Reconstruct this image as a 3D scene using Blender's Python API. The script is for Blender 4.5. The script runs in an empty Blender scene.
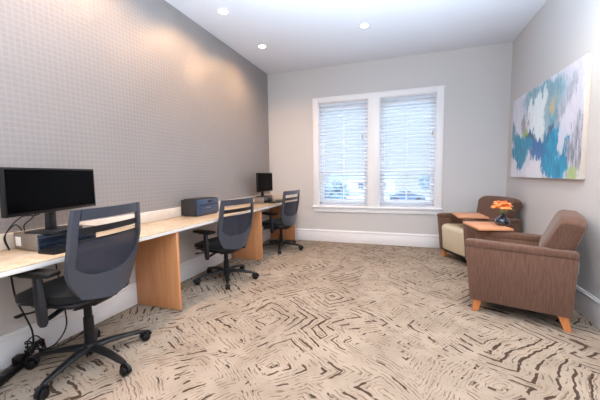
import bpy, bmesh, math, random
from mathutils import Vector, Matrix, noise as mnoise
random.seed(7)
sc = bpy.context.scene
C = sc.collection
PI = math.pi

# ------------------------------------------------------------------ materials
def lin(c):
    return tuple(((x/255)/12.92 if x/255 <= .04045 else ((x/255+.055)/1.055)**2.4) for x in c) + (1.0,)

class NT:
    """small helper for building node trees"""
    def __init__(s, name):
        s.m = bpy.data.materials.new(name); s.m.use_nodes = True
        s.t = s.m.node_tree; s.n = s.t.nodes; s.l = s.t.links
        s.b = s.n['Principled BSDF']; s.out = s.n['Material Output']
    def node(s, typ, **kw):
        x = s.n.new(typ)
        for k, v in kw.items(): setattr(x, k, v)
        return x
    def put(s, sock, v):
        if isinstance(v, bpy.types.NodeSocket): s.l.new(v, sock)
        else: sock.default_value = v
    def math(s, op, a, b=None, c=None, clamp=False):
        x = s.node('ShaderNodeMath', operation=op, use_clamp=clamp)
        s.put(x.inputs[0], a)
        if b is not None: s.put(x.inputs[1], b)
        if c is not None: s.put(x.inputs[2], c)
        return x.outputs[0]
    def vmath(s, op, a, b=None):
        x = s.node('ShaderNodeVectorMath', operation=op)
        s.put(x.inputs[0], a)
        if b is not None: s.put(x.inputs[1], b)
        return x.outputs[0]
    def coord(s, which='Object'):
        return s.node('ShaderNodeTexCoord').outputs[which]
    def mapping(s, v, loc=(0,0,0), rot=(0,0,0), scale=(1,1,1)):
        x = s.node('ShaderNodeMapping'); s.l.new(v, x.inputs[0])
        x.inputs[1].default_value = loc; x.inputs[2].default_value = rot; x.inputs[3].default_value = scale
        return x.outputs[0]
    def noise(s, v, scale, detail=2, rough=.5, out=0, dist=0):
        x = s.node('ShaderNodeTexNoise'); s.l.new(v, x.inputs['Vector'])
        x.inputs['Scale'].default_value = scale; x.inputs['Detail'].default_value = detail
        x.inputs['Roughness'].default_value = rough; x.inputs['Distortion'].default_value = dist
        return x.outputs[out]
    def step(s, v, a, b):           # smooth ramp 0..1 between a and b
        x = s.node('ShaderNodeMapRange', interpolation_type='SMOOTHSTEP')
        s.put(x.inputs[0], v); x.inputs[1].default_value = a; x.inputs[2].default_value = b
        return x.outputs[0]
    def mix(s, f, a, b):
        x = s.node('ShaderNodeMix', data_type='RGBA')
        s.put(x.inputs[0], f); s.put(x.inputs[6], a); s.put(x.inputs[7], b)
        return x.outputs[2]
    def base(s, v): s.put(s.b.inputs['Base Color'], v)
    def bump(s, h, strength=.3, dist=.01):
        x = s.node('ShaderNodeBump'); s.put(x.inputs['Height'], h)
        x.inputs['Strength'].default_value = strength; x.inputs['Distance'].default_value = dist
        s.l.new(x.outputs[0], s.b.inputs['Normal'])
    def set(s, **kw):
        for k, v in kw.items(): s.b.inputs[k.replace('_', ' ')].default_value = v

def plain(name, rgb, rough=.5, metal=0., var=.06, nscale=30, bump=0., spec=.5, coat=0.):
    t = NT(name); c = lin(rgb)
    v = t.coord()
    n = t.noise(v, nscale, 3)
    lo = tuple(max(0, x*(1-var)) for x in c[:3])+(1,); hi = tuple(min(1, x*(1+var)) for x in c[:3])+(1,)
    t.base(t.mix(n, lo, hi))
    t.set(Roughness=rough, Metallic=metal); t.b.inputs['Specular IOR Level'].default_value = spec
    t.b.inputs['Coat Weight'].default_value = coat
    if bump: t.bump(n, bump, .002)
    return t.m

def wood(name, a, b, axis=2, scale=1., rough=.45):
    t = NT(name); v = t.coord()
    s = [14*scale]*3; s[axis] = .9*scale
    w = t.mapping(v, scale=tuple(s))
    n = t.noise(w, 2.2, 5, .6, dist=.6)
    n2 = t.noise(w, 9, 2, .5)
    f = t.math('ADD', t.math('MULTIPLY', t.step(n, .3, .7), .7), t.math('MULTIPLY', n2, .3))
    t.base(t.mix(f, lin(a), lin(b))); t.set(Roughness=rough); t.bump(n2, .08, .002)
    return t.m

def mat_wallpaper():
    t = NT('silver lattice wallpaper'); v = t.coord()
    p = .037
    sx = t.node('ShaderNodeSeparateXYZ'); t.l.new(v, sx.inputs[0])
    k = 2*PI/p
    a = t.math('ABSOLUTE', t.math('COSINE', t.math('MULTIPLY', sx.outputs[1], k/2)))
    b = t.math('ABSOLUTE', t.math('COSINE', t.math('MULTIPLY', sx.outputs[2], k/2)))
    ring = t.math('MULTIPLY', a, b)                              # rows and columns of rounded cells
    line = t.math('SUBTRACT', 1.0, t.step(ring, .18, .5))
    fine = t.math('MULTIPLY', t.math('SINE', t.math('MULTIPLY', sx.outputs[1], 5*k)), t.math('SINE', t.math('MULTIPLY', sx.outputs[2], 5*k)))
    blot = t.noise(v, 3.0, 3)
    f = t.math('ADD', t.math('MULTIPLY', line, .22), t.math('MULTIPLY', fine, .08), clamp=True)
    c1 = t.mix(blot, lin((144, 139, 137)), lin((152, 147, 145)))
    t.base(t.mix(f, c1, lin((176, 170, 167))))
    t.set(Roughness=.42, Metallic=.25)
    t.bump(t.math('ADD', line, t.math('MULTIPLY', fine, .3)), .22, .003)
    return t.m

def mat_carpet():
    t = NT('patterned tan carpet'); v = t.coord()
    vv = t.mapping(v, rot=(0, 0, math.radians(38)))
    w1 = t.noise(vv, 1.1, 1, out=1); w2 = t.noise(vv, 9., 2, out=1)
    d1 = t.vmath('SUBTRACT', w1, (.5, .5, .5)); d2 = t.vmath('SUBTRACT', w2, (.5, .5, .5))
    s1 = t.node('ShaderNodeVectorMath', operation='SCALE'); t.l.new(d1, s1.inputs[0]); s1.inputs[3].default_value = .42
    s2 = t.node('ShaderNodeVectorMath', operation='SCALE'); t.l.new(d2, s2.inputs[0]); s2.inputs[3].default_value = .055
    wv = t.vmath('ADD', t.vmath('ADD', vv, s1.outputs[0]), s2.outputs[0])
    vo = t.node('ShaderNodeTexVoronoi', voronoi_dimensions='2D', feature='F1', distance='CHEBYCHEV')
    t.l.new(wv, vo.inputs['Vector']); vo.inputs['Scale'].default_value = 1.5
    d = vo.outputs['Distance']
    def rings(freq, phase, lo, hi):
        s = t.math('SINE', t.math('ADD', t.math('MULTIPLY', d, freq), phase))
        return t.step(s, lo, hi)
    # wide dark dashes
    dash = t.noise(t.mapping(wv, loc=(3, 7, 0)), 7.5, 2, .55)
    patch = t.noise(t.mapping(vv, loc=(9, 1, 0)), 1.0, 2, .6)
    width = t.noise(t.mapping(vv, loc=(5, 2, 0)), 4., 1)
    s = t.math('SINE', t.math('MULTIPLY', d, 66.))
    thr = t.math('ADD', t.math('MULTIPLY', width, -.55), 1.02)
    line = t.step(t.math('SUBTRACT', s, thr), -.04, .10)
    m = t.step(t.math('ADD', dash, t.math('MULTIPLY', t.math('SUBTRACT', patch, .5), .55)), .50, .54)
    dark = t.math('MULTIPLY', line, m)
    # thin brown strokes
    s3 = t.math('SINE', t.math('ADD', t.math('MULTIPLY', d, 150.), 1.3))
    dash3 = t.noise(t.mapping(wv, loc=(13, 4, 0)), 15., 2, .5)
    thin = t.math('MULTIPLY', t.step(s3, .62, .9), t.step(dash3, .50, .55))
    # soft tan streaks
    s4 = t.math('SINE', t.math('ADD', t.math('MULTIPLY', d, 205.), .4))
    dash4 = t.noise(t.mapping(wv, loc=(1, 14, 0)), 8., 2, .5)
    soft = t.math('MULTIPLY', t.step(s4, .1, .8), t.step(dash4, .44, .56))
    blot = t.noise(vv, 2.6, 4, .6); pile = t.noise(v, 260., 2, .6)
    col = t.mix(t.step(blot, .3, .7), lin((143, 130, 116)), lin((163, 149, 134)))
    col = t.mix(t.math('MULTIPLY', soft, .5), col, lin((122, 105, 90)))
    col = t.mix(t.math('MULTIPLY', thin, .8), col, lin((88, 68, 54)))
    col = t.mix(t.math('MULTIPLY', dark, .95), col, lin((52, 37, 30)))
    col = t.mix(t.math('MULTIPLY', t.step(pile, .35, .75), .18), col, lin((140, 120, 98)))
    t.base(col); t.set(Roughness=.95); t.b.inputs['Specular IOR Level'].default_value = .1
    t.bump(pile, .35, .006)
    return t.m

def mat_counter():
    t = NT('speckled beige stone worktop'); v = t.coord()
    n = t.noise(v, 14, 5, .65); n2 = t.noise(v, 75, 3, .7); n3 = t.noise(v, 4, 3)
    c = t.mix(t.step(n, .3, .7), lin((184, 162, 134)), lin((204, 186, 162)))
    c = t.mix(t.math('MULTIPLY', t.step(n2, .55, .68), .55), c, lin((150, 126, 102)))
    c = t.mix(t.math('MULTIPLY', t.step(n3, .5, .7), .3), c, lin((192, 178, 162)))
    t.base(c); t.set(Roughness=.22)
    return t.m

def mat_fabric(name, a, b, vertical=True, scale=1.):
    t = NT(name); v = t.coord()
    w = t.mapping(v, scale=(70*scale, 70*scale, 5*scale))
    n = t.noise(w, 2.0, 4, .65); n2 = t.noise(v, 320*scale, 2)
    f = t.math('ADD', t.math('MULTIPLY', t.step(n, .3, .7), .75), t.math('MULTIPLY', n2, .25))
    t.base(t.mix(f, lin(a), lin(b))); t.set(Roughness=.85)
    t.b.inputs['Specular IOR Level'].default_value = .25
    t.b.inputs['Sheen Weight'].default_value = .15
    t.bump(t.math('ADD', n, n2), .2, .002)
    return t.m

def mat_mesh():
    t = NT('dark open weave mesh'); v = t.coord()
    n = t.noise(v, 400, 1)
    tr = t.node('ShaderNodeBsdfTransparent')
    mx = t.node('ShaderNodeMixShader')
    t.base(t.mix(n, lin((30, 33, 44)), lin((52, 58, 76)))); t.set(Roughness=.55)
    mx.inputs[0].default_value = .8
    t.l.new(tr.outputs[0], mx.inputs[1]); t.l.new(t.b.outputs[0], mx.inputs[2])
    t.l.new(mx.outputs[0], t.out.inputs[0])
    return t.m

def mat_pane():
    t = NT('clear window glass')
    tr = t.node('ShaderNodeBsdfTransparent'); gl = t.node('ShaderNodeBsdfGlossy'); mx = t.node('ShaderNodeMixShader')
    gl.inputs['Roughness'].default_value = .02; mx.inputs[0].default_value = .05
    tr.inputs[0].default_value = (.93, .97, 1, 1)
    t.l.new(tr.outputs[0], mx.inputs[1]); t.l.new(gl.outputs[0], mx.inputs[2]); t.l.new(mx.outputs[0], t.out.inputs[0])
    return t.m

def mat_emit(name, rgb, strength):
    t = NT(name)
    t.base((1, 1, 1, 1)); t.b.inputs['Emission Color'].default_value = lin(rgb); t.b.inputs['Emission Strength'].default_value = strength
    return t.m

def mat_painting(w, h):
    """abstract brushwork; local y runs 0 (far end) .. -w, local z 0..h"""
    t = NT('abstract teal and white paint'); v = t.coord()
    sx = t.node('ShaderNodeSeparateXYZ'); t.l.new(v, sx.inputs[0])
    u = t.math('DIVIDE', sx.outputs[1], -w); z = t.math('DIVIDE', sx.outputs[2], h)
    n1 = t.node('ShaderNodeSeparateXYZ'); t.l.new(t.noise(v, 3.2, 4, .62, out=1), n1.inputs[0])
    n2 = t.node('ShaderNodeSeparateXYZ'); t.l.new(t.noise(t.mapping(v, scale=(1, 1.6, .55)), 11, 4, .7, out=1), n2.inputs[0])
    def wob(c, i, a, b):
        return t.math('ADD', c, t.math('ADD', t.math('MULTIPLY', t.math('SUBTRACT', n1.outputs[i], .5), a),
                                       t.math('MULTIPLY', t.math('SUBTRACT', n2.outputs[i], .5), b)))
    U = wob(u, 0, .20, .15); Z = wob(z, 1, .24, .34)
    streak = t.noise(t.mapping(v, scale=(1, 5, 1)), 7, 4, .7)
    col = t.mix(t.step(streak, .3, .7), lin((206, 204, 218)), lin((226, 225, 232)))
    def blob(col, cu, cz, ru, rz, ang, rgb, soft=.35, amt=1., rgb2=None):
        du = t.math('SUBTRACT', U, cu); dz = t.math('SUBTRACT', Z, cz)
        ca, sa = math.cos(ang), math.sin(ang)
        a = t.math('DIVIDE', t.math('ADD', t.math('MULTIPLY', du, ca), t.math('MULTIPLY', dz, sa)), ru)
        b = t.math('DIVIDE', t.math('SUBTRACT', t.math('MULTIPLY', dz, ca), t.math('MULTIPLY', du, sa)), rz)
        r = t.math('ADD', t.math('MULTIPLY', a, a), t.math('MULTIPLY', b, b))
        k = t.math('MULTIPLY', t.math('SUBTRACT', 1., t.step(r, 1-soft, 1+soft)), amt)
        c = lin(rgb) if rgb2 is None else t.mix(t.step(streak, .35, .65), lin(rgb), lin(rgb2))
        return t.mix(k, col, c)
    col = blob(col, .52, .84, .30, .17, -.1, (112, 158, 176), .4, 1, (146, 182, 194))
    col = blob(col, .60, .68, .17, .20, .2, (120, 156, 168), .5, .9, (158, 184, 190))
    col = blob(col, .70, .56, .06, .17, 0, (50, 146, 176), .5, .9, (110, 176, 192))
    col = blob(col, .03, .58, .05, .16, 0, (40, 104, 124), .5, .9, (90, 150, 166))
    col = blob(col, .26, .64, .05, .10, .2, (104, 110, 112), .5, .85, (160, 156, 150))
    col = blob(col, .17, .34, .16, .23, .15, (8, 112, 148), .25, 1, (40, 152, 184))
    col = blob(col, .45, .40, .33, .11, -.25, (12, 118, 156), .25, 1, (34, 150, 186))
    col = blob(col, .73, .23, .16, .27, .1, (6, 118, 160), .25, 1, (24, 156, 196))
    col = blob(col, .50, .25, .12, .15, 0, (36, 84, 150), .4, .95, (40, 118, 172))
    col = blob(col, .80, .40, .06, .18, -.2, (214, 214, 226), .4, .9)
    col = blob(col, .40, .45, .17, .028, -.55, (62, 64, 100), .5, .9)
    col = blob(col, .68, .50, .14, .026, .9, (74, 82, 108), .5, .9)
    col = blob(col, .48, .66, .105, .27, .08, (240, 244, 244), .2, 1, (222, 236, 238))
    col = blob(col, .335, .76, .04, .11, 0, (232, 238, 240), .3, 1)
    col = blob(col, .56, .80, .04, .12, -.1, (232, 240, 240), .3, .9)
    col = blob(col, .685, .70, .045, .07, 0, (206, 186, 134), .6, .8)
    col = blob(col, .82, .70, .05, .24, -.45, (132, 142, 158), .5, .8, (190, 194, 206))
    col = blob(col, .95, .28, .075, .27, 0, (92, 96, 112), .5, .9, (196, 196, 208))
    col = blob(col, .05, .07, .08, .14, 0, (226, 224, 232), .3, 1)
    col = blob(col, .46, .05, .14, .14, .1, (228, 227, 234), .25, 1)
    col = blob(col, .93, .03, .07, .05, 0, (166, 186, 100), .5, .85)
    col = blob(col, .29, .53, .05, .04, 0, (164, 184, 88), .5, .85)
    t.base(col); t.set(Roughness=.4); t.bump(streak, .15, .003)
    return t.m

M = {}
M['paint'] = plain('pale grey wall paint', (202, 198, 195), .8, var=.01, nscale=60, bump=.05)
M['ceil'] = plain('white ceiling paint', (222, 224, 230), .9, var=.01, nscale=80, bump=.05)
M['white'] = plain('white trim paint', (236, 234, 234), .4, var=.01)
M['wallpaper'] = mat_wallpaper(); M['carpet'] = mat_carpet(); M['counter'] = mat_counter()
M['upstand'] = plain('pale mottled stone', (206, 196, 184), .3, var=.12, nscale=16)
M['cedge'] = plain('pale worktop edge', (214, 210, 206), .35, var=.06, nscale=60)
M['oak'] = wood('honey maple veneer', (196, 130, 82), (214, 152, 104), 2)
M['foot'] = wood('orange beech wood', (190, 112, 58), (212, 138, 84), 2, 2.)
M['tablet'] = wood('light cherry wood', (190, 128, 90), (212, 154, 116), 0, 1.4)
M['black'] = plain('black plastic', (17, 17, 19), .45, var=.1, spec=.3)
M['dark'] = plain('dark graphite plastic', (30, 31, 35), .38, var=.06, spec=.35)
M['grey'] = plain('slate grey plastic', (58, 62, 72), .33, var=.04, coat=.15)
M['seat'] = mat_fabric('black seat fabric', (7, 7, 8), (16, 16, 18))
M['mesh'] = mat_mesh()
M['screen'] = plain('black glossy screen', (5, 5, 6), .2, var=.02, spec=.04)
M['pc'] = plain('warm grey computer case', (126, 116, 110), .4, metal=.2, var=.05)
M['pcfront'] = plain('glossy dark blue front', (26, 36, 50), .15, var=.1, coat=.5)
M['printer'] = plain('charcoal printer plastic', (38, 37, 39), .5, var=.06)
M['printer_front'] = plain('printer front with painted blue reflection', (58, 72, 96), .3, var=.05)  # blue reflection on the black front, painted as base colour
M['brown'] = mat_fabric('brown striated upholstery', (84, 58, 46), (112, 82, 67))
M['cream'] = plain('cream leather', (204, 192, 166), .45, var=.05, nscale=12, bump=.1)
M['steel'] = plain('brushed steel', (170, 170, 172), .3, 1., var=.04)
def mat_slat():
    t = NT('white translucent blind slat'); t.base(lin((240, 243, 248))); t.set(Roughness=.45)
    tl = t.node('ShaderNodeBsdfTranslucent'); tl.inputs[0].default_value = lin((238, 243, 250)); mx = t.node('ShaderNodeMixShader'); mx.inputs[0].default_value = .45
    t.l.new(t.b.outputs[0], mx.inputs[1]); t.l.new(tl.outputs[0], mx.inputs[2]); t.l.new(mx.outputs[0], t.out.inputs[0]); return t.m
M['slat'] = mat_slat()
M['cord'] = plain('white cord', (225, 222, 215), .7)
M['wand'] = plain('tan tassel', (196, 180, 156), .6)
M['pane'] = mat_pane()
M['vase'] = plain('dark blue glazed ceramic', (28, 36, 50), .12, var=.25, nscale=14, coat=.6)
M['petal'] = plain('orange petals', (240, 148, 84), .6, var=.2, nscale=40)
M['petal2'] = plain('deep orange petals', (232, 120, 60), .6, var=.2, nscale=40)
M['leaf'] = plain('fresh green leaf', (110, 164, 70), .5, var=.15)
M['lamp'] = mat_emit('glowing lamp lens', (255, 232, 196), 22.)
M['lampring'] = plain('white lamp trim', (240, 238, 234), .5, var=.01)
M['canvas'] = plain('raw canvas edge', (206, 192, 178), .8, var=.05)
M['label'] = plain('white paper label', (228, 228, 228), .6, var=.02)
M['led'] = mat_emit('blue power light', (90, 170, 255), 2.)
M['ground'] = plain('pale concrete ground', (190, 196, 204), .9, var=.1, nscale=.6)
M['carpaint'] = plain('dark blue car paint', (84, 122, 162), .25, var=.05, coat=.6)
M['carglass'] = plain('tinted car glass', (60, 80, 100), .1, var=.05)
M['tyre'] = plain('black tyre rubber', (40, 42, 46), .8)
M['treegreen'] = plain('hazed green leaves', (150, 180, 196), .8, var=.25, nscale=3)  # outdoor haze painted into the leaf colour
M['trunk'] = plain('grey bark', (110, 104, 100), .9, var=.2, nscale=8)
M['siding'] = plain('hazed pale siding', (200, 208, 216), .8, var=.05, nscale=3)  # wall colour lightened to paint in the haze
M['shingle'] = plain('hazed blue grey shingles', (160, 178, 198), .9, var=.1, nscale=6)  # roof colour holds the pale blue of painted haze

# ------------------------------------------------------------------ mesh helpers
class MB:
    def __init__(s): s.bm = bmesh.new(); s.mats = []
    def _mi(s, m):
        if m not in s.mats: s.mats.append(m)
        return s.mats.index(m)
    def _add(s, tmp, mat, X=None):
        if X is not None: tmp.transform(X)
        i = s._mi(mat)
        for f in tmp.faces: f.material_index = i
        me = bpy.data.meshes.new('t'); tmp.to_mesh(me); tmp.free()
        n = len(s.bm.faces); s.bm.from_mesh(me); bpy.data.meshes.remove(me)
        s.bm.faces.ensure_lookup_table()
        for f in s.bm.faces[n:]: f.material_index = i
        return s
    def box(s, c, size, mat, bev=0., seg=2, rot=None, taper=None):
        b = bmesh.new(); bmesh.ops.create_cube(b, size=1.)
        for v in b.verts:
            k = 1.
            if taper and v.co.z < 0: k = taper
            v.co = Vector((v.co.x*size[0]*k, v.co.y*size[1]*k, v.co.z*size[2]))
        if bev: bmesh.ops.bevel(b, geom=list(b.edges), offset=bev, segments=seg, affect='EDGES', profile=.5)
        X = Matrix.Translation(c)
        if rot is not None: X = X @ rot.to_4x4()
        return s._add(b, mat, X)
    def prism(s, pts, a, b_, mat, axis='y', bev=0., seg=2):
        """closed 2-D outline extruded from a to b_ along an axis; pts are the two other coordinates in xyz order"""
        b = bmesh.new()
        def P(p, q):
            return {'y': (p[0], q, p[1]), 'x': (q, p[0], p[1]), 'z': (p[0], p[1], q)}[axis]
        A = [b.verts.new(P(p, a)) for p in pts]; B = [b.verts.new(P(p, b_)) for p in pts]
        n = len(pts)
        b.faces.new(A); b.faces.new(B[::-1])
        for i in range(n): b.faces.new((A[i], A[(i+1) % n], B[(i+1) % n], B[i]))
        bmesh.ops.recalc_face_normals(b, faces=b.faces)
        if bev: bmesh.ops.bevel(b, geom=list(b.edges), offset=bev, segments=seg, affect='EDGES', profile=.5, clamp_overlap=True)
        return s._add(b, mat)
    def tube(s, path, rad, mat, seg=10, flat=None, up=(0, 0, 1)):
        """round (or flattened) section swept along points; rad: number or list"""
        b = bmesh.new(); P = [Vector(p) for p in path]; n = len(P)
        R = rad if isinstance(rad, (list, tuple)) else [rad]*n
        rings = []
        side = None
        for i in range(n):
            d = (P[min(i+1, n-1)]-P[max(i-1, 0)]).normalized()
            if side is None:
                u = Vector(up)
                if abs(d.dot(u)) > .95: u = Vector((1, 0, 0))
                side = d.cross(u).normalized()
            else:
                side = (side - d*side.dot(d)).normalized()
            nn = side.cross(d)
            fl = flat if flat else 1.
            rings.append([b.verts.new(P[i]+side*math.cos(2*PI*k/seg)*R[i]+nn*math.sin(2*PI*k/seg)*R[i]*fl) for k in range(seg)])
        for i in range(n-1):
            for k in range(seg):
                b.faces.new((rings[i][k], rings[i][(k+1) % seg], rings[i+1][(k+1) % seg], rings[i+1][k]))
        b.faces.new(rings[0][::-1]); b.faces.new(rings[-1])
        bmesh.ops.recalc_face_normals(b, faces=b.faces)
        return s._add(b, mat)
    def lathe(s, prof, mat, c=(0, 0, 0), seg=24, X=None, loop=False):
        b = bmesh.new(); rings = []
        for r, z in prof:
            rings.append([b.verts.new((r*math.cos(2*PI*k/seg), r*math.sin(2*PI*k/seg), z)) for k in range(seg)] if r > 1e-6 else [b.verts.new((0, 0, z))])
        for A, B in zip(rings, rings[1:]):
            for k in range(seg):
                k2 = (k+1) % seg
                if len(A) == 1 and len(B) == 1: continue
                if len(A) == 1: b.faces.new((A[0], B[k], B[k2]))
                elif len(B) == 1: b.faces.new((A[k], A[k2], B[0]))
                else: b.faces.new((A[k], A[k2], B[k2], B[k]))
        if loop:
            for k in range(seg): b.faces.new((rings[-1][k], rings[-1][(k+1) % seg], rings[0][(k+1) % seg], rings[0][k]))
        else:
            for e in (rings[0], rings[-1]):
                if len(e) > 1: b.faces.new(e)
        bmesh.ops.recalc_face_normals(b, faces=b.faces)
        T = Matrix.Translation(c)
        return s._add(b, mat, T @ X if X is not None else T)
    def slab(s, surf, u0, u1, v0, v1, th, mat, nu=16, nv=6):
        """curved sheet of thickness th; v0/v1 may be functions of u"""
        b = bmesh.new()
        f0 = v0 if callable(v0) else (lambda u: v0); f1 = v1 if callable(v1) else (lambda u: v1)
        G = []
        for side in (0, 1):
            g = []
            for i in range(nu+1):
                u = u0+(u1-u0)*i/nu; row = []
                for j in range(nv+1):
                    v = f0(u)+(f1(u)-f0(u))*j/nv
                    p = Vector(surf(u, v)); p.x += -th/2 if side == 0 else th/2
                    row.append(b.verts.new(p))
                g.append(row)
            G.append(g)
        for side in (0, 1):
            for i in range(nu):
                for j in range(nv):
                    g = G[side]; b.faces.new((g[i][j], g[i+1][j], g[i+1][j+1], g[i][j+1]))
        A, B = G
        loop = [(i, 0) for i in range(nu)]+[(nu, j) for j in range(nv)]+[(i, nv) for i in range(nu, 0, -1)]+[(0, j) for j in range(nv, 0, -1)]
        for k in range(len(loop)):
            (i, j), (i2, j2) = loop[k], loop[(k+1) % len(loop)]
            b.faces.new((A[i][j], A[i2][j2], B[i2][j2], B[i][j]))
        bmesh.ops.remove_doubles(b, verts=b.verts, dist=1e-5)
        bmesh.ops.recalc_face_normals(b, faces=b.faces)
        return s._add(b, mat)
    def build(s, name, parent=None, smooth=40):
        me = bpy.data.meshes.new(name); s.bm.to_mesh(me); s.bm.free()
        for m in s.mats: me.materials.append(m)
        if smooth:
            for p in me.polygons: p.use_smooth = True
            me.set_sharp_from_angle(angle=math.radians(smooth))
        o = bpy.data.objects.new(name, me); C.objects.link(o)
        if parent is not None: o.parent = parent
        return o

def tag(o, label, cat, group=None):
    o['label'] = label; o['category'] = cat
    if group: o['group'] = group
    return o
def thing(name, label, cat, loc=(0, 0, 0), rz=0., group=None):
    o = bpy.data.objects.new(name, None); o.empty_display_size = .1; C.objects.link(o)
    o.location = loc; o.rotation_euler = (0, 0, rz)
    return tag(o, label, cat, group)
def struct(o): o['kind'] = 'structure'; return o
def one(name, mb, label, cat, loc=(0, 0, 0), rz=0., group=None):
    o = mb.build(name); o.location = loc; o.rotation_euler = (0, 0, rz)
    return tag(o, label, cat, group)
def dup(root, loc, rz, label, group=None):
    def cp(o, par):
        c = o.copy(); C.objects.link(c)
        if par is not None: c.parent = par
        for ch in list(o.children): cp(ch, c)
        return c
    r = cp(root, None); r.location = loc; r.rotation_euler = (0, 0, rz); r['label'] = label
    if group: r['group'] = group
    return r
def smoothpath(pts, n=8):
    P = [Vector(p) for p in pts]; out = []
    for i in range(len(P)-1):
        p0, p1, p2, p3 = P[max(i-1, 0)], P[i], P[i+1], P[min(i+2, len(P)-1)]
        for k in range(n):
            t = k/n
            out.append(.5*((2*p1)+(p2-p0)*t+(2*p0-5*p1+4*p2-p3)*t*t+(3*p1-p0-3*p2+p3)*t**3))
    out.append(P[-1]); return out

# ------------------------------------------------------------------ room
XL, XR, YB, YN, H = -2.408, 1.436, 5.267, -1.9, 3.05
T = .14
WX0, WX1, WZ0, WZ1 = -1.547, .559, .538, 2.533       # outer edge of the casing
CAS = .095
mid = (WX0+WX1)/2
OPEN = [(WX0+CAS, mid-.09), (mid+.09, WX1-CAS)]
OZ0, OZ1 = WZ0+.105, WZ1-CAS

fl = MB().box(((XL+XR)/2, (YN+YB)/2, -.05), (XR-XL+2*T, YB-YN+2*T, .1), M['carpet']).build('floor', smooth=0)
fl.data.transform(Matrix.Translation((0, 0, 0))); struct(fl)
struct(MB().box(((XL+XR)/2, (YN+YB)/2, H+.05), (XR-XL+2*T, YB-YN+2*T, .1), M['ceil']).build('ceiling', smooth=0))
wl = MB().box((XL-T/2, (YN+YB)/2, .43), (T, YB-YN, .86), M['paint'])
wl.box((XL-T/2, (YN+YB)/2, .86+(H-.86)/2), (T, YB-YN, H-.86), M['wallpaper'])
struct(wl.build('wall_left', smooth=0))
struct(MB().box((XR+T/2, (YN+YB)/2, H/2), (T, YB-YN, H), M['paint']).build('wall_right', smooth=0))
wb = MB()
xa, xb = XL-T, XR+T
for (x0, x1, z0, z1) in ((xa, OPEN[0][0], 0, H), (OPEN[0][1], OPEN[1][0], OZ0, OZ1), (OPEN[1][1], xb, 0, H),
                         (OPEN[0][0], OPEN[1][1], 0, OZ0), (OPEN[0][0], OPEN[1][1], OZ1, H)):
    wb.box(((x0+x1)/2, YB+T/2, (z0+z1)/2), (x1-x0, T, z1-z0), M['paint'])
struct(wb.build('wall_back', smooth=0))
# wall behind the photographer; its wide glazed opening is added for fill light
GX0, GX1, GZ0, GZ1 = XL+.1, XR-.1, .05, H-.12
wn = MB()
for (x0, x1, z0, z1) in ((xa, GX0, 0, H), (GX1, xb, 0, H), (GX0, GX1, 0, GZ0), (GX0, GX1, GZ1, H)):
    wn.box(((x0+x1)/2, YN-T/2, (z0+z1)/2), (x1-x0, T, z1-z0), M['paint'])
struct(wn.build('wall_near', smooth=0))
w3 = MB()
for k in range(5):
    x = GX0+.025+(GX1-GX0-.05)*k/4
    w3.box((x, YN-.06, (GZ0+GZ1)/2), (.05, .06, GZ1-GZ0), M['white'], .006)
for z in (GZ0+.025, GZ1-.025): w3.box(((GX0+GX1)/2, YN-.06, z), (GX1-GX0, .06, .05), M['white'], .006)
w3 = struct(w3.build('window_3'))
for k in range(4):
    a = GX0+.05+(GX1-GX0-.05)*k/4; b = GX0+(GX1-GX0-.05)*(k+1)/4
    MB().box(((a+b)/2, YN-.06, (GZ0+GZ1)/2), (b-a-.002, .008, GZ1-GZ0-.1), M['pane']).build('pane', w3, 0)

# skirting boards: tall board with a small stepped cap
BT = .213
def board(name, p0, p1, nrm):
    m = MB(); p0 = Vector(p0); p1 = Vector(p1); d = p1-p0; c = (p0+p1)/2; n = Vector(nrm)
    horiz = abs(d.x) > abs(d.y)
    def seg(z0, z1, th):
        size = (abs(d.x), th, z1-z0) if horiz else (th, abs(d.y), z1-z0)
        cc = c+n*th/2; m.box((cc.x, cc.y, (z0+z1)/2), size, M['white'], .003)
    seg(.0, BT-.035, .016); seg(BT-.037, BT-.012, .022); seg(BT-.014, BT, .013)
    return struct(m.build(name))
board('baseboard_back', (XL+.025, YB, 0), (XR-.025, YB, 0), (0, -1, 0))
board('baseboard_right', (XR, YN+.001, 0), (XR, YB-.001, 0), (-1, 0, 0))
board('baseboard_left', (XL, YN+.001, 0), (XL, YB-.001, 0), (1, 0, 0))

# window casing: jambs, head, mullion, stool and apron
tr = MB(); yc = YB-.011
tr.box((WX0+CAS/2, yc, (OZ0+WZ1)/2), (CAS, .022, WZ1-OZ0), M['white'], .004)
tr.box((WX1-CAS/2, yc, (OZ0+WZ1)/2), (CAS, .022, WZ1-OZ0), M['white'], .004)
tr.box((mid, yc, (OZ0+OZ1)/2), (.18, .022, OZ1-OZ0), M['white'], .004)
tr.box((mid, yc, WZ1-CAS/2), (WX1-WX0-2*CAS, .022, CAS), M['white'], .004)
tr.box((mid, YB-.012, WZ1-.012), (WX1-WX0+.02, .030, .022), M['white'], .004)
tr.box((mid, YB-.022, OZ0-.015), (WX1-WX0+.03, .05, .03), M['white'], .006)
tr.box((mid, YB-.010, WZ0+.038), (WX1-WX0, .02, .076), M['white'], .004)
for (x0, x1) in OPEN:            # plaster returns inside the opening
    tr.box((x0+.006, YB+.05, (OZ0+OZ1)/2), (.012, .10, OZ1-OZ0), M['white'])
    tr.box((x1-.006, YB+.05, (OZ0+OZ1)/2), (.012, .10, OZ1-OZ0), M['white'])
    tr.box(((x0+x1)/2, YB+.05, OZ1-.006), (x1-x0-.024, .10, .012), M['white'])
    tr.box(((x0+x1)/2, YB+.05, OZ0+.006), (x1-x0-.024, .10, .012), M['white'])
struct(tr.build('trim_1'))
ZM = 1.235                        # meeting rail
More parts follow.
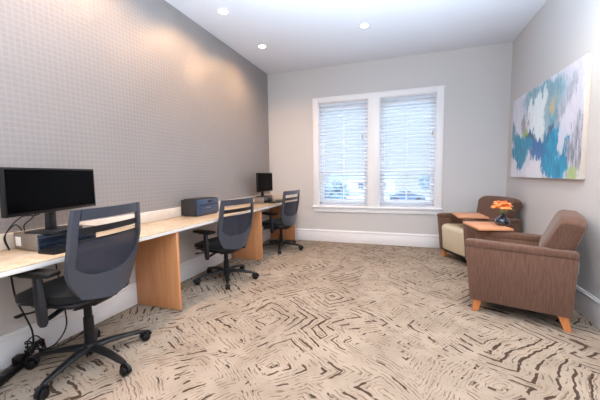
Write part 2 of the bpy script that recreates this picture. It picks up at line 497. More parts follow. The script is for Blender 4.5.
for k, (x0, x1) in enumerate(OPEN):
    x0 += .012; x1 -= .012; z0 = OZ0+.012; z1 = OZ1-.012
    w = MB(); y = YB+.105
    for (a, b, c, d) in ((x0, x0+.035, z0, z1), (x1-.035, x1, z0, z1), (x0, x1, z0, z0+.04), (x0, x1, z1-.04, z1)):
        w.box(((a+b)/2, y, (c+d)/2), (b-a, .06, d-c), M['white'], .004)
    W = struct(w.build('window_%d' % (k+1)))
    for (nm, c, d, yy) in (('upper_sash', ZM-.02, z1-.04, y+.012), ('lower_sash', z0+.04, ZM+.03, y-.014)):
        s_ = MB(); a, b = x0+.036, x1-.036; r = .032
        s_.box((a+r/2, yy, (c+d)/2), (r, .024, d-c), M['white'], .003); s_.box((b-r/2, yy, (c+d)/2), (r, .024, d-c), M['white'], .003)
        s_.box(((a+b)/2, yy, c+.024), (b-a-2*r, .024, .048), M['white'], .003); s_.box(((a+b)/2, yy, d-.024), (b-a-2*r, .024, .048), M['white'], .003)
        s_.box(((a+b)/2, yy, (c+d)/2), (.018, .014, d-c-.09), M['white'], .003)
        S = s_.build(nm, W)
        MB().box(((a+b)/2, yy+.009, (c+d)/2), (b-a-2*r, .004, d-c-.09), M['pane']).build('pane', S, 0)

# blinds inside the openings
def blind(x0, x1, label, tx):
    b = thing('window_blind', label, 'blind', ((x0+x1)/2, YB+.035, OZ0+.014), group='white slatted blinds in the window')
    w = x1-x0-.030; h = OZ1-OZ0-.03
    MB().box((0, 0, h-.022), (w, .05, .042), M['slat'], .004).build('headrail', b)
    MB().box((0, 0, .012), (w, .046, .018), M['slat'], .004).build('bottom_rail', b)
    s = MB(); p = .0590; n = int((h-.09)/p)
    ti = Matrix.Rotation(math.radians(-24), 3, 'X')
    for i in range(n):
        s.box((0, 0, .045+i*p), (w, .054, .0032), M['slat'], rot=ti)
    s.build('slats', b, 0)
    c = MB()
    for fx in (-.36, 0, .36):
        for dy in (-.024, .024): c.tube([(fx*w, dy, .02), (fx*w, dy, h-.05)], .0011, M['cord'], 5)
    c.build('ladder_cord', b)
    t_ = MB().tube([(tx*w, -.031, h-.06), (tx*w, -.031, h-.56)], .0014, M['cord'], 5).build('pull_cord', b)
    MB().lathe([(.004, .0), (.011, -.01), (.013, -.06), (.009, -.075), (0, -.075)], M['wand'], (tx*w, -.031, h-.555), 10).build('tassel', t_)
blind(*OPEN[0], 'white slatted blind hanging in the left half of the double window', .40)
blind(*OPEN[1], 'white slatted blind hanging in the right half of the double window', .45)

# ceiling downlights
def lampmesh(root):
    MB().lathe([(.046, -.001), (.066, -.001), (.068, -.005), (.060, -.010), (.046, -.007)], M['lampring'], seg=28, loop=True).build('trim_ring', root)
    MB().lathe([(0, -.003), (.0455, -.003), (.045, -.006), (0, -.006)], M['lamp'], seg=28).build('lens', root)
L = [(-1.957, 4.126, 'round recessed ceiling light nearest the corner of wallpaper and window wall'),
     (-1.957, 3.127, 'round recessed ceiling light over the wallpaper wall, nearer the viewer of its row'),
     (-.50, 4.02, 'round recessed ceiling light out in mid ceiling, before the window')]
extra = [(-1.957, y) for y in (2.13, 1.13, .13, -.87)] + [(-.5, 1.9), (-.5, -.2), (.75, 2.6), (.75, .9), (.75, -.8)]
WARM = (1, .80, .58)
def spot(x, y, e, col=WARM, size=105, blend=.75):
    l = bpy.data.lights.new('downlight_lamp', 'SPOT'); l.energy = e; l.color = col
    l.spot_size = math.radians(size); l.spot_blend = blend; l.shadow_soft_size = .05
    o = bpy.data.objects.new('downlight_lamp', l); o.location = (x, y, H-.03); C.objects.link(o)
lp = None
for i, (x, y, lab) in enumerate(L+[(x, y, 'round recessed ceiling light beyond the picture') for x, y in extra]):
    if lp is None:
        lp = thing('downlight', lab, 'ceiling light', (x, y, H), group='recessed ceiling lights'); lampmesh(lp)
    else: dup(lp, (x, y, H), 0, lab)
    row = x < -1.5
    if row: spot(x, y, 48 if y > 3 else 34, (1, .60, .30), 152, .9)
    else: spot(x, y, 28 if x < 0 else 62, (1, .86, .70), 150, 1.)

# ------------------------------------------------------------------ desk along the left wall
DZ, DT, DX = .755, .034, -1.868
t_ = MB()
DY0 = -1.2
t_.box(((XL+DX)/2+.002, (DY0+YB)/2-.002, DZ-.004), (DX-XL-.006, YB-DY0-.006, .008), M['counter'], .002)
t_.box(((XL+DX)/2+.002, (DY0+YB)/2-.002, DZ-.008-(DT-.008)/2), (DX-XL-.004, YB-DY0-.006, DT-.008), M['cedge'], .003)
one('worktop', t_, 'long beige stone worktop running along the wallpaper wall', 'worktop')
s_ = MB().box((XL+.010, (DY0+YB)/2-.002, DZ+.052), (.018, YB-DY0-.008, .102), M['upstand'], .003)
one('backsplash', s_, 'low beige stone upstand behind the worktop along the wallpaper wall', 'backsplash')
s_ = MB().box(((XL+.021+DX-.02)/2, YB-.011, DZ+.052), (DX-.02-XL-.021, .018, .102), M['upstand'], .003)
one('backsplash', s_, 'short stone upstand at the window wall end of the worktop', 'backsplash')
def panel(y, lab):
    p = MB().box(((XL+.026+DX-.024)/2, y, (DZ-DT)/2+.003), (DX-.024-XL-.026, .03, DZ-DT-.006), M['oak'], .002)
    one('desk_panel', p, lab, 'desk panel', group='wooden panels holding up the worktop')
panel(2.16, 'honey wooden end panel under the worktop, nearest the viewer')
panel(3.83, 'honey wooden panel under the worktop, between second and third chair')
panel(YB-.06, 'honey wooden panel under the worktop against the window wall')
panel(.3, 'honey wooden panel under the worktop beyond the picture edge')

# ------------------------------------------------------------------ task chairs (local +x is the way the sitter faces)
def make_chair(label, loc, rz, base_angles, dz):
    g = 'black mesh back task chairs at the worktop'
    r = thing('office_chair', label, 'office chair', loc, rz, g)
    MB().lathe([(0, .068), (.040, .068), (.046, .078), (.044, .112), (.034, .128), (0, .128)], M['black'], seg=20).build('base_hub', r)
    for a in base_angles:
        a = a-rz; d = Vector((math.cos(a), math.sin(a), 0))
        m = MB().tube([d*.025+Vector((0, 0, .100)), d*.10+Vector((0, 0, .104)), d*.20+Vector((0, 0, .096)), d*.30+Vector((0, 0, .080)), d*.335+Vector((0, 0, .074))],
                      [.033, .031, .026, .021, .014], M['black'], 10, flat=.62)
        m.build('base_leg', r)
        cs = MB().tube([d*.326+Vector((0, 0, .074)), d*.326+Vector((0, 0, .048))], .007, M['dark'], 8)
        sd = d.cross(Vector((0, 0, 1))); c0 = d*.340+Vector((0, 0, .036))
        hood = [c0+Vector((0, 0, .0))+d*(.036*math.cos(q))+Vector((0, 0, .034*math.sin(q))) for q in [PI*k/8 for k in range(9)]]
        cs.tube(hood, .010, M['black'], 8)
        cst = cs.build('caster', r)
        for sg in (-1, 1):
            X = Matrix.Translation(Vector((c0.x, c0.y, .028))+sd*sg*.0145) @ sd.to_track_quat('Z', 'Y').to_matrix().to_4x4()
            MB().lathe([(0, -.011), (.022, -.011), (.028, -.007), (.028, .007), (.022, .011), (0, .011)], M['black'], X=X, seg=18).build('wheel', cst)
    MB().lathe([(.030, .115), (.031, .125), (.029, .27+dz), (.024, .275+dz), (.022, .41+dz), (0, .41+dz), ], M['black'], seg=18).build('gas_column', r)
    up = []
    u = lambda mb, nm, par=None: (up.append(mb.build(nm, par or r)) or up[-1])
    mech = MB().box((-.01, 0, .402), (.24, .15, .05), M['black'], .012)
    u(mech, 'tilt_mechanism')
    seat = MB()
    b = bmesh.new(); bmesh.ops.create_cube(b, size=1.)
    bmesh.ops.subdivide_edges(b, edges=list(b.edges), cuts=7, use_grid_fill=True)
    for v in b.verts:
        x, y, z = v.co*2
        k = (abs(x)**4+abs(y)**4)**.25 if (x or y) else 0
        mx = max(abs(x), abs(y)); s2 = mx/k if k else 1
        X_, Y_ = x*s2*.250, y*s2*.252
        Z_ = z*.046
        Z_ *= (1-.55*max(0, mx-.72)/.28) if mx > .72 else 1
        if x > .4: Z_ -= .022*((x-.4)/.6)**2
        Z_ += .012*y*y
        v.co = Vector((X_+.068, Y_, Z_+.470))
    seat._add(b, M['seat'])
    u(seat, 'seat')
    pan = MB(); b = bmesh.new(); bmesh.ops.create_cube(b, size=1.)
    bmesh.ops.subdivide_edges(b, edges=list(b.edges), cuts=5, use_grid_fill=True)
    for v in b.verts:
        x, y, z = v.co*2
        k = (abs(x)**5+abs(y)**5)**.2 if (x or y) else 0; s2 = max(abs(x), abs(y))/k if k else 1
        X_, Y_ = x*s2*.238, y*s2*.240
        if z < 0: X_ *= .8; Y_ *= .78
        Z_ = z*.024+.428-(.02*((x-.4)/.6)**2 if x > .4 else 0)
        v.co = Vector((X_+.062, Y_, Z_))
    pan._add(b, M['dark']); u(pan, 'seat_pan')
    # back: a curved surface; u across, v 0 bottom .. 1 top
    def surf(uu, v):
        hw = .243+.034*math.sin(PI*min(1, max(0, (v-.02)/1.1)))**1.0
        if v < .38: hw -= .085*((.38-v)/.38)**1.6
        z = .424+v*(.998-.424)
        x = -.205-.040*v**1.3-.028*math.sin(PI*v)*0+.018*math.sin(PI*min(1, v*1.6)) 
        x += .045*uu*uu*(1-.25*v)
        return (x, uu*hw, z)
    f = MB()
    vin = lambda q: .29+.22*abs(q)**3.2          # upper rim of the solid lower shell
    f.slab(surf, -1, 1, lambda q: .02+.06*q*q, lambda q: vin(q), .022, M['grey'], 22, 5)
    for sg in (-1, 1):
        f.slab(surf, sg*.865, sg, lambda q: .34, lambda q: 1., .026, M['grey'], 4, 16)
    f.slab(surf, -.84, .84, .893, lambda q: 1.0, .026, M['grey'], 18, 3)
    u(f, 'back_frame')
    ms = MB()
    surf2 = lambda a, v: (surf(a, v)[0]+.004, surf(a, v)[1], surf(a, v)[2])
    ms.slab(surf2, -.85, .85, lambda q: vin(q)-.02, lambda q: .69, .004, M['mesh'], 18, 8)
    u(ms, 'mesh_panel')
    for (a, b_) in ((.672, .695), (.748, .815)):
        s3 = MB().slab(surf2, -.85, .85, a, b_, .008, M['dark'], 18, 2)
        u(s3, 'back_slat')
    br = MB()
    for sg in (-1, 1):
        br.tube(smoothpath([(-.06, sg*.05, .405), (-.12, sg*.075, .400), (-.148, sg*.085, .42), (-.165, sg*.085, .49)], 5), .024, M['black'], 10, flat=.6)
    br.slab(lambda a, v: (-.140-.058*math.sin(v*PI/2)+.06*a*a, a*.17, .392+.072*v), -1, 1, 0., 1., .02, M['black'], 14, 5)
    u(br, 'back_bracket')
    for sg in (1, -1):
        y = sg*.297
        a = MB().tube([(-.012, y, .355), (-.012, y, .375), (-.008, y, .50), (-.004, y, .575), (.0, y, .642)], [.013, .020, .023, .020, .018], M['dark'], 12, flat=1.5)
        a.tube(smoothpath([(-.012, y, .392), (-.01, sg*.26, .385), (0, sg*.16, .40), (0, sg*.06, .405)], 4), .018, M['black'], 8, flat=.6)
        A = u(a, 'armrest')
        p = MB().box((.02, y, .657), (.27, .088, .030), M['black'], .013, 3)
        p.box((.02, y, .640), (.16, .05, .014), M['dark'], .004)
        p.build('arm_pad', A)
    lv = MB().tube([(.05, .10, .40), (.10, .22, .405), (.12, .285, .41)], .006, M['black'], 8)
    lv.box((.125, .305, .412), (.03, .05, .014), M['black'], .006)
    u(lv, 'lever')
    for o in up: o.location.z += dz
    return r
R = math.radians
def star(a): return [R(a+72*k) for k in range(5)]
make_chair('nearest black task chair with grey back frame, before the wide monitor', (-1.937, 1.36, 0), R(189), star(-78), .034)
make_chair('black task chair between the printer and the second wooden panel', (-1.955, 3.01, 0), R(169), star(-56), -.05)
make_chair('black task chair farthest away, in the corner by the window wall', (-1.89, 4.53, 0), R(173), star(-72), -.04)

# ------------------------------------------------------------------ things on the desk
def computer(loc, rz, sx, sy, h, label):
    """desktop computer lying flat; front faces local +x"""
    r = thing('desktop_computer', label, 'computer', loc, rz, 'flat desktop computers under the monitors')
    MB().box((0, 0, h/2+.004), (sx, sy, h), M['pc'], .004).build('case', r)
    fp = MB().box((sx/2+.005, 0, h/2+.004), (.010, sy-.006, h-.006), M['pcfront'], .003)
    for k in range(5): fp.box((sx/2+.0105, -.3*sy+k*.055, h*.30), (.002, .042, .010), M['black'])
    fp.box((sx/2+.0105, .1*sy, h*.68), (.002, .16, .018), M['black'], .0005)
    F = fp.build('front_panel', r)
    MB().box((sx/2+.011, .40*sy, h*.75), (.002, .008, .008), M['led']).build('power_light', F)
    io = MB().box((-sx*.30, -sy/2-.001, h*.52), (sx*.22, .003, h*.55), M['label'], .0008).build('side_label', r)
    for a in (-1, 1):
        for b in (-1, 1): MB().box((a*sx*.4, b*sy*.42, .003), (.03, .03, .006), M['black']).build('rubber_foot', r)
    return r
def monitor(loc, rz, w, h, zlow, label, tilt=-3):
    """origin on the surface below it; screen faces local +x; zlow: screen bottom above that surface"""
    r = thing('monitor', label, 'monitor', loc, rz, 'black flat screen monitors')
    b = MB().box((-.02, 0, .006), (.19, .24, .012), M['dark'], .005)
    b.build('stand_base', r)
    n = MB().prism([(-.065, .010), (-.03, .010), (-.028, zlow+h*.45), (-.05, zlow+h*.45)], -.028, .028, M['dark'], 'y', .004)
    n.build('stand_neck', r)
    hs = MB().box((0, 0, zlow+h/2), (.030, w, h), M['black'], .005)
    hs.box((-.020, 0, zlow+h*.5), (.030, w*.6, h*.6), M['black'], .012)
    H_ = hs.build('housing', r)
    MB().box((.0158, 0, zlow+h/2+.003), (.0015, w-.026, h-.032), M['screen']).build('screen', r)
    MB().box((.0160, w*.44, zlow+.008), (.001, .006, .003), M['steel']).build('power_button', r)
    return r
def keyboard(loc, rz, label):
    r = thing('keyboard', label, 'keyboard', loc, rz, 'black keyboards on the worktop')
    MB().prism([(-.068, 0), (.068, 0), (.068, .009), (-.068, .019)], -.215, .215, M['black'], 'y', .002).build('body', r)
    k = MB(); k2 = bmesh.new
    for i in range(5):
        for j in range(20):
            x = -.048+i*.0235; k.box((x, -.198+j*.0208, .0215-(x+.068)*.0735-.0012+.001), (.018, .0165, .006), M['dark'])
    k.build('keys', r, 0)
    return r
computer((-2.235, 1.40, DZ), R(-3),   .245, .36, .104, 'warm grey flat computer under the wide black monitor, near the viewer')
monitor((-2.148, 1.354, DZ+.109), R(15), .67, .278, .128, 'wide black monitor with blank screen at the left picture edge')
keyboard((-2.018, 1.405, DZ), R(2), 'black keyboard lying in front of the nearest computer, behind first chair')
computer((-2.235, 4.56, DZ), R(0), .25, .36, .085, 'small dark flat computer under the farther monitor near the corner')
monitor((-2.215, 4.64, DZ+.09), R(-4), .50, .315, .085, 'small black monitor in the far corner beside the window wall')
keyboard((-2.00, 4.66, DZ), R(0), 'black keyboard before the farther computer, behind the third chair')

def printer():
    r = thing('printer', 'charcoal box shaped printer on the worktop between first and second chair', 'printer', (-2.272, 3.005, DZ), 0)
    sx, sy, h = .215, .42, .185
    MB().box((-.008, 0, h/2+.004), (sx-.016, sy, h-.004), M['printer'], .008).build('body', r)
    f = MB().box((sx/2-.006, 0, h/2+.004), (.016, sy-.012, h-.012), M['printer_front'], .005)
    f.build('front_panel', r)
    MB().box((sx/2+.003, -.01, h*.40), (.008, .30, .055), M['printer_front'], .003).build('paper_tray', r)
    MB().box((sx/2+.003, .0, h*.66), (.006, .32, .010), M['black'], .001).build('output_slot', r)
    c = MB().box((sx/2+.003, .03, h*.85), (.006, .09, .022), M['black'], .002)
    c.build('control_display', r)
    MB().box((sx/2+.0075, -.01, h*.46), (.003, .09, .008), M['steel'], .001).build('tray_handle', r)
    MB().box((-.01, 0, h+.006), (sx-.05, sy-.06, .008), M['dark'], .003).build('lid', r)
    MB().box((0, 0, .003), (sx-.04, sy-.04, .006), M['black']).build('feet', r)
printer()
# cables behind the near computer, on the worktop
cb = MB()
for pts in ([(-2.33, 1.18, DZ+.005), (-2.34, 1.165, DZ+.09), (-2.33, 1.22, DZ+.16), (-2.30, 1.24, DZ+.12)],
            [(-2.37, 1.20, DZ+.005), (-2.375, 1.19, DZ+.10), (-2.36, 1.27, DZ+.20), (-2.30, 1.33, DZ+.21), (-2.27, 1.36, DZ+.26)],
            [(-2.368, 1.30, DZ+.06), (-2.37, 1.29, DZ+.14), (-2.35, 1.33, DZ+.19), (-2.29, 1.37, DZ+.28)],
            [(-2.372, 1.48, DZ+.07), (-2.375, 1.44, DZ+.15), (-2.35, 1.41, DZ+.20), (-2.28, 1.40, DZ+.27)]):
    cb.tube(smoothpath(pts, 7), .0038, M['black'], 7)
one('computer_cables', cb, 'black cables looping up behind the nearest computer on the worktop', 'cable')
g = MB().lathe([(.0, 0), (.013, 0), (.013, .008), (.010, .012), (0, .012)], M['black'], (-2.36, 1.10, DZ), 16)
one('cable_grommet', g, 'tiny black round knob on the worktop at the left picture edge', 'grommet')

# power strip, cables on the floor
ps = thing('power_strip', 'black power strip on the carpet left of the nearest chair', 'power strip', (-2.262, 1.075, 0), math.atan2(.25, -.13))
MB().box((0, 0, .023), (.34, .065, .040), M['black'], .010, 3).build('body', ps)
for k in range(4):
    p = MB().box((-.11+k*.07, 0, .0435), (.030, .036, .003), M['dark'], .001); p.build('socket', ps)
pl = MB().box((.10, 0, .064), (.055, .05, .042), M['black'], .008)
one('power_adapter', pl, 'small black plug adapter standing on the power strip', 'adapter', (-2.262, 1.075, 0), math.atan2(.25, -.13))
cb = MB()
rr = random.Random(3)
for k in range(7):
    ang = rr.uniform(0, 6.28); pts = []
    for q in range(7):
        a = ang+q*1.15; ra = rr.uniform(.025, .065)
        pts.append((-2.305+ra*math.cos(a)*.7, 1.255+ra*math.sin(a), .03+.10*rr.random()+.02*math.sin(q)))
    cb.tube(smoothpath(pts, 6), .0042, M['black'], 7)
cb.tube(smoothpath([(-2.30, 1.24, .06), (-2.31, 1.25, .20), (-2.33, 1.22, .34), (-2.355, 1.20, .45), (-2.385, 1.20, .66), (-2.388, 1.20, .715)], 7), .0055, M['black'], 8)
cb.tube(smoothpath([(-2.30, 1.27, .05), (-2.26, 1.35, .07), (-2.25, 1.42, .16), (-2.30, 1.45, .30), (-2.385, 1.47, .60), (-2.388, 1.47, .715)], 7), .0048, M['black'], 8)
cb.tube(smoothpath([(-2.30, 1.28, .05), (-2.28, 1.40, .03), (-2.24, 1.55, .09), (-2.32, 1.60, .28), (-2.388, 1.62, .60), (-2.388, 1.62, .715)], 7), .0048, M['black'], 8)
one('cable_tangle', cb, 'tangle of black cables rising from the power strip under the worktop', 'cable')
cb = MB()
cb.tube(smoothpath([(-2.388, 2.70, .715), (-2.385, 2.70, .45), (-2.375, 2.66, .28), (-2.36, 2.55, .10), (-2.33, 2.50, .02), (-2.25, 2.60, .008), (-2.20, 2.50, .008)], 8), .0055, M['black'], 8)
one('printer_cable', cb, 'single dark cable hanging down the wall below the printer', 'cable')

# ------------------------------------------------------------------ lounge chairs (local +x faces forward)
def make_armchair(label, loc, rz, tcenter, trot, tw, td, side):
    r = thing('armchair', label, 'armchair', loc, rz, 'brown lounge chairs with wooden tablets')
    Wd = .33; at = .085
    for sg in (1, -1):
        y0, y1 = sorted((sg*Wd, sg*(Wd-at)))
        a = MB().prism([(.335, .105), (.385, .575), (-.350, .560), (-.335, .115)], y0, y1, M['brown'], 'y', .010, 2)
        t_ = .003
        a.prism([(.383, .568), (.392, .600), (.385, .622), (.36, .628), (-.33, .612), (-.352, .604), (-.352, .556)], y0-t_ if sg < 0 else y0-.004, y1+.004 if sg < 0 else y1+t_, M['brown'], 'y', .012, 3)
        a.build('arm', r)
    # seat block, cream leather
    s = MB().prism([(.345, .13), (.372, .44), (.352, .478), (.30, .492), (-.12, .470), (-.16, .13)], -(Wd-at)+.002, (Wd-at)-.002, M['cream'], 'y', .022, 3)
    s.build('seat', r)
    b = bmesh.new()
    prof = [(-.10, .44), (-.135, .62), (-.225, .835), (-.245, .865), (-.275, .880), (-.355, .872), (-.388, .846), (-.392, .81), (-.345, .62), (-.325, .14), (-.165, .14)]
    ny = 12; rows = []
    for j in range(ny+1):
        q = -1+2*j/ny; row = []
        for (x, z) in prof:
            dzz = 0; dx = 0
            if z > .6:
                k = (z-.6)/.3; e = max(0, (abs(q)-.70)/.30)
                dzz = -.035*k*e**2-.018*k*q*q
                dx = .0
            cx = -.25; e = max(0, (abs(q)-.8)/.2)
            row.append(b.verts.new((x+(cx-x)*.16*e**2, q*(.315 if z > .62 else .243), z+dzz)))
        rows.append(row)
    n = len(prof)
    for j in range(ny):
        for i in range(n):
            b.faces.new((rows[j][i], rows[j][(i+1) % n], rows[j+1][(i+1) % n], rows[j+1][i]))
    b.faces.new(rows[0]); b.faces.new(rows[-1][::-1])
    bmesh.ops.recalc_face_normals(b, faces=b.faces)
    mb = MB(); mb._add(b, M['brown']); bk = mb.build('backrest', r)
    md = bk.modifiers.new('bevel', 'BEVEL'); md.width = .012; md.segments = 3; md.limit_method = 'ANGLE'; md.angle_limit = R(50)
    MB().box((0.01, 0, .12), (.62, 2*(Wd-at)-.006, .05), M['black'], .004).build('underframe', r)
    for sx in (1, -1):
        for sg in (1, -1):
            p = Vector((sx*.295, sg*(Wd-.05), 0))
            q = .020
            f = bmesh.new()
            top = [f.verts.new((p.x+a*.032-sx*.014, p.y+c*.028, .116)) for a, c in ((-1, -1), (1, -1), (1, 1), (-1, 1))]
            bot = [f.verts.new((p.x+a*.021+(.0 if sx > 0 else -.022), p.y+c*.019, .0)) for a, c in ((-1, -1), (1, -1), (1, 1), (-1, 1))]
            f.faces.new(top); f.faces.new(bot[::-1])
            for k in range(4): f.faces.new((top[k], top[(k+1) % 4], bot[(k+1) % 4], bot[k]))
            bmesh.ops.recalc_face_normals(f, faces=f.faces)
            m = MB(); m._add(f, M['foot']); m.build('foot', r)
    tg = MB().box((-.353, Wd-.02, .50), (.002, .012, .085), M['label']); tg.build('tag', r)['label'] = 'small white tag'
    # tablet on its pivot (given in world, converted here)
    cr, sr = math.cos(-rz), math.sin(-rz)
    dx, dy = tcenter[0]-loc[0], tcenter[1]-loc[1]
    lc = (dx*cr-dy*sr, dx*sr+dy*cr)
    TZ = .657
    tb = MB().box((0, 0, 0), (tw, td, .022), M['tablet'], .006, 2)
    T_ = tb.build('tablet', r); T_.location = (lc[0], lc[1], TZ-.011); T_.rotation_euler = (0, 0, trot-rz)
    px, py = side
    pv = MB().lathe([(0, .615), (.028, .615), (.028, .647), (0, .647)], M['black'], (px, py, 0), 18)
    pv.build('pivot', r)
    return r
make_armchair('brown upholstered armchair seen from its side, nearest the viewer', (.975, 3.11, 0), R(161), (.812, 3.60), R(9), .31, .46, (.30, -.287))
make_armchair('brown armchair with cream seat standing in the far right corner', (.938, 4.615, 0), R(205), (.80, 4.43), R(2), .34, .46, (.24, .287))

# vase and flower on the nearer tablet
VZ = .657; vx, vy = .955, 3.60
v = MB().lathe([(0, 0), (.043, 0), (.062, .016), (.069, .040), (.057, .068), (.030, .090), (.023, .104), (.030, .118), (.026, .118), (.019, .104), (.024, .090), (.0, .078)], M['vase'], seg=28)
one('vase', v, 'dark blue glazed squat vase on the nearer wooden tablet', 'vase', (vx, vy, VZ))
FS = 1.25
fl_ = thing('flower', 'orange flower with green stem standing in the dark vase', 'flower', (vx, vy, VZ+.085))
MB().tube(smoothpath([(0, 0, 0), (-.006, 0, .04), (-.02, -.005, .085)], 5), .005, M['leaf'], 8).build('stem', fl_)
bl = MB()
rp = random.Random(5)
for ring, (n, ln, el, mat) in enumerate(((14, .085, .10, 'petal'), (13, .075, .45, 'petal'), (10, .058, .85, 'petal2'), (7, .04, 1.2, 'petal2'))):
    for k in range(n):
        a = 2*PI*k/n+ring*.3+rp.uniform(-.1, .1); e_ = el+rp.uniform(-.12, .12)
        d = Vector((math.cos(a)*math.cos(e_), math.sin(a)*math.cos(e_), math.sin(e_)))
        s0 = Vector((-.02, -.005, .082))
        bl.tube([s0, s0+d*ln*.35+Vector((0, 0, .004)), s0+d*ln*.75+Vector((0, 0, .008)), s0+d*ln], [.006, .020, .023, .012], M[mat], 8, flat=.25)
bl.lathe([(0, .0), (.02, .0), (.026, .02), (.02, .038), (0, .044)], M['petal2'], (-.02, -.005, .085), 14)
bo_ = bl.build('bloom', fl_)
bo_.scale = (1.15, 1.15, 1.6); bo_.location = (.012, .0, -.04)
for pts in ([(-.005, 0, .05), (.035, .004, .075), (.075, .006, .078), (.11, .008, .07)], [(-.004, 0, .03), (-.01, -.03, .06), (-.015, -.05, .068)]):
    MB().tube(smoothpath(pts, 5), [.004+.012*math.sin(PI*min(1, k/(5*(len(pts)-1)))) for k in range(5*(len(pts)-1)+1)], M['leaf'], 8, flat=.25).build('leaf', fl_)

# ------------------------------------------------------------------ painting
PY0, PY1, PZ0, PZ1 = 3.20, 4.975, 1.132, 2.160
pt = thing('painting', 'unframed abstract canvas in teal and white on the right wall', 'painting', (XR+.0005, PY1, PZ0))
pw, ph = PY1-PY0, PZ1-PZ0
MB().box((-.020, -pw/2, ph/2), (.038, pw, ph), M['canvas'], .003).build('stretched_canvas', pt)
MB().box((-.0395, -pw/2, ph/2), (.002, pw-.004, ph-.004), mat_painting(pw, ph)).build('painted_face', pt, 0)

# ------------------------------------------------------------------ outdoors, seen through the blinds
GZ = -2.6
g = MB().box((0, 30, GZ-.1), (90, 48, .2), M['ground']).build('ground', smooth=0); struct(g)
def car(loc, rz, label):
    r = thing('car', label, 'car', loc, rz)
    body = MB().prism([(-2.2, .35), (-2.25, .75), (-2.05, .92), (-1.1, .98), (1.15, .98), (2.1, .82), (2.25, .55), (2.2, .32)], -.88, .88, M['carpaint'], 'y', .06, 3)
    body.prism([(-1.5, .95), (-.95, 1.42), (.35, 1.45), (1.15, .95)], -.74, .74, M['carpaint'], 'y', .06, 3); body.build('body', r)
    gl = MB().prism([(-1.22, 1.0), (-.86, 1.36), (.28, 1.38), (.92, 1.0)], -.765, .765, M['carglass'], 'y', .02, 2); gl.build('side_window', r)
    for x in (-1.4, 1.4):
        for sg in (-1, 1):
            X = Matrix.Translation((x, sg*.82, .33)) @ Matrix.Rotation(PI/2, 4, 'X')
            MB().lathe([(0, -.1), (.28, -.1), (.33, -.06), (.33, .06), (.28, .1), (0, .1)], M['tyre'], X=X, seg=20).build('wheel', r)
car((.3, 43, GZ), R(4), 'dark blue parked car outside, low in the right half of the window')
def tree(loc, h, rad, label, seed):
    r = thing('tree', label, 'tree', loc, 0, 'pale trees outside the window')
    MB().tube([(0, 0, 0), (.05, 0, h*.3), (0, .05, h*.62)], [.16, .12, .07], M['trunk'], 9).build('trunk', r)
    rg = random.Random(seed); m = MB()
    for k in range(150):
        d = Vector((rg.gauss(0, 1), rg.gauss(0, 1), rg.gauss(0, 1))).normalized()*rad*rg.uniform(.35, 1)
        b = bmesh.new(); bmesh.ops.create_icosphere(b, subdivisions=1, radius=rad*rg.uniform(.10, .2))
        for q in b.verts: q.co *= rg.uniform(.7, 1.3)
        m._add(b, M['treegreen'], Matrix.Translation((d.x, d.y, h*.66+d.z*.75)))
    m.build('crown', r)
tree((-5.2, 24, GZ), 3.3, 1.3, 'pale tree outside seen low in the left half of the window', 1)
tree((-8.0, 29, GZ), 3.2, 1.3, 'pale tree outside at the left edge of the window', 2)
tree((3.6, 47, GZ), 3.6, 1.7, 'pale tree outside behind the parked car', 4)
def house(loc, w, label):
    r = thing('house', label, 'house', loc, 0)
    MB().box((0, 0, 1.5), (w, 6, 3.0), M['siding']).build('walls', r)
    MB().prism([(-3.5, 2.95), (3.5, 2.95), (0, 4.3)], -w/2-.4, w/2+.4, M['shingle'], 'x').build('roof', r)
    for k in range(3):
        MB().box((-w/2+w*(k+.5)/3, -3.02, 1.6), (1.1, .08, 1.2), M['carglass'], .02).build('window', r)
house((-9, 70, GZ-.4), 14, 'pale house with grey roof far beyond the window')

# ------------------------------------------------------------------ sky
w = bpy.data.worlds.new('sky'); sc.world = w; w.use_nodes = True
nt = w.node_tree; nt.nodes.clear()
out = nt.nodes.new('ShaderNodeOutputWorld'); bg = nt.nodes.new('ShaderNodeBackground')
tc = nt.nodes.new('ShaderNodeTexCoord'); sp = nt.nodes.new('ShaderNodeSeparateXYZ'); nt.links.new(tc.outputs['Generated'], sp.inputs[0])
cr = nt.nodes.new('ShaderNodeValToRGB'); mr = nt.nodes.new('ShaderNodeMapRange')
nt.links.new(sp.outputs[2], mr.inputs[0]); mr.inputs[1].default_value = -.2; mr.inputs[2].default_value = .7
nt.links.new(mr.outputs[0], cr.inputs[0])
cr.color_ramp.elements[0].color = (.84, .92, 1, 1); cr.color_ramp.elements[1].color = (.86, .93, 1, 1)
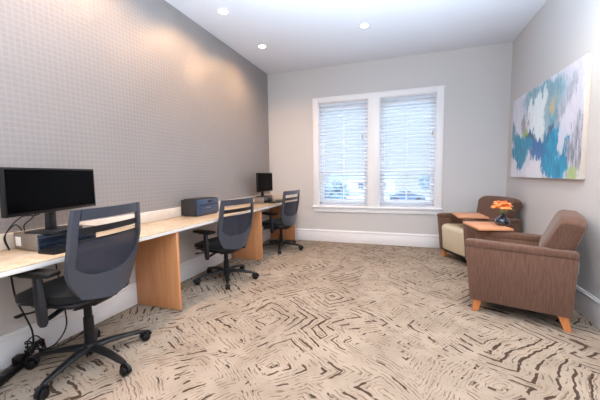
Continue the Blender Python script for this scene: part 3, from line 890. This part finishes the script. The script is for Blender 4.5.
# uneven brightness added as fill: stronger low behind the room and overhead in front
SKY_FRONT, ZENITH_FRONT, FILL_BACK, FILL_BACK_LOW = .62, 4.0, 1.0, 2.6
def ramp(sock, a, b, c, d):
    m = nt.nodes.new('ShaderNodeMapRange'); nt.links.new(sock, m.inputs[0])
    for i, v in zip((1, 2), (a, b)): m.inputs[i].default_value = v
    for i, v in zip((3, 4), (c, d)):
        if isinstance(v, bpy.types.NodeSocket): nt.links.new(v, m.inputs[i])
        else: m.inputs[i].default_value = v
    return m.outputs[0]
m2o = ramp(sp.outputs[1], .3, -.3, ramp(sp.outputs[2], .28, .6, SKY_FRONT, ZENITH_FRONT), ramp(sp.outputs[2], .06, -.06, FILL_BACK, FILL_BACK_LOW))
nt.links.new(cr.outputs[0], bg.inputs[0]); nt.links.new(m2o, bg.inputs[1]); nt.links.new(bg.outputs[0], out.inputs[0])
def portal(c, sx, sz, rx):
    l = bpy.data.lights.new('sky_portal', 'AREA'); l.shape = 'RECTANGLE'; l.size = sx; l.size_y = sz; l.cycles.is_portal = True
    o = bpy.data.objects.new('sky_portal', l); o.location = c; o.rotation_euler = (rx, 0, 0); C.objects.link(o)
for (x0, x1) in OPEN: portal(((x0+x1)/2, YB+T+.02, (OZ0+OZ1)/2), x1-x0, OZ1-OZ0, -PI/2)
portal(((GX0+GX1)/2, YN-T-.02, (GZ0+GZ1)/2), GX1-GX0, GZ1-GZ0, PI/2)

# two added fill spots aimed up to brighten the ceiling like bounced flash
for x, y in ((.2, -.6), (.1, 1.6)):
    l = bpy.data.lights.new('ceiling_fill', 'SPOT'); l.energy = 560; l.color = (.64, .81, 1); l.spot_size = R(140); l.spot_blend = 1; l.shadow_soft_size = .15
    o = bpy.data.objects.new('ceiling_fill', l); o.location = (x, y, .9); o.rotation_euler = (PI, 0, 0); C.objects.link(o)

# ------------------------------------------------------------------ camera
cam = bpy.data.cameras.new('camera'); co = bpy.data.objects.new('camera', cam); C.objects.link(co)
cam.sensor_width = 36; cam.sensor_fit = 'HORIZONTAL'; cam.lens = 304.612/600*36; cam.clip_start = .05; cam.clip_end = 300
r_ = Vector((.94602726, .3237737, -.01424829)); u_ = Vector((-.01358745, .08354985, .99641096)); f_ = Vector((-.32380211, .94243833, -.08343969))
mt = Matrix((r_, u_, -f_)).transposed().to_4x4(); mt.translation = (0, 0, 1.207)
co.matrix_world = mt; sc.camera = co

sc.view_settings.view_transform = 'Standard'; sc.view_settings.look = 'None'
sc.view_settings.exposure = 0.62; sc.view_settings.gamma = 1.0; sc.view_settings.use_curve_mapping = False
sc.cycles.use_denoising = True
sc.cycles.max_bounces = 10; sc.cycles.diffuse_bounces = 6; sc.cycles.transparent_max_bounces = 16
sc.cycles.sample_clamp_indirect = 6
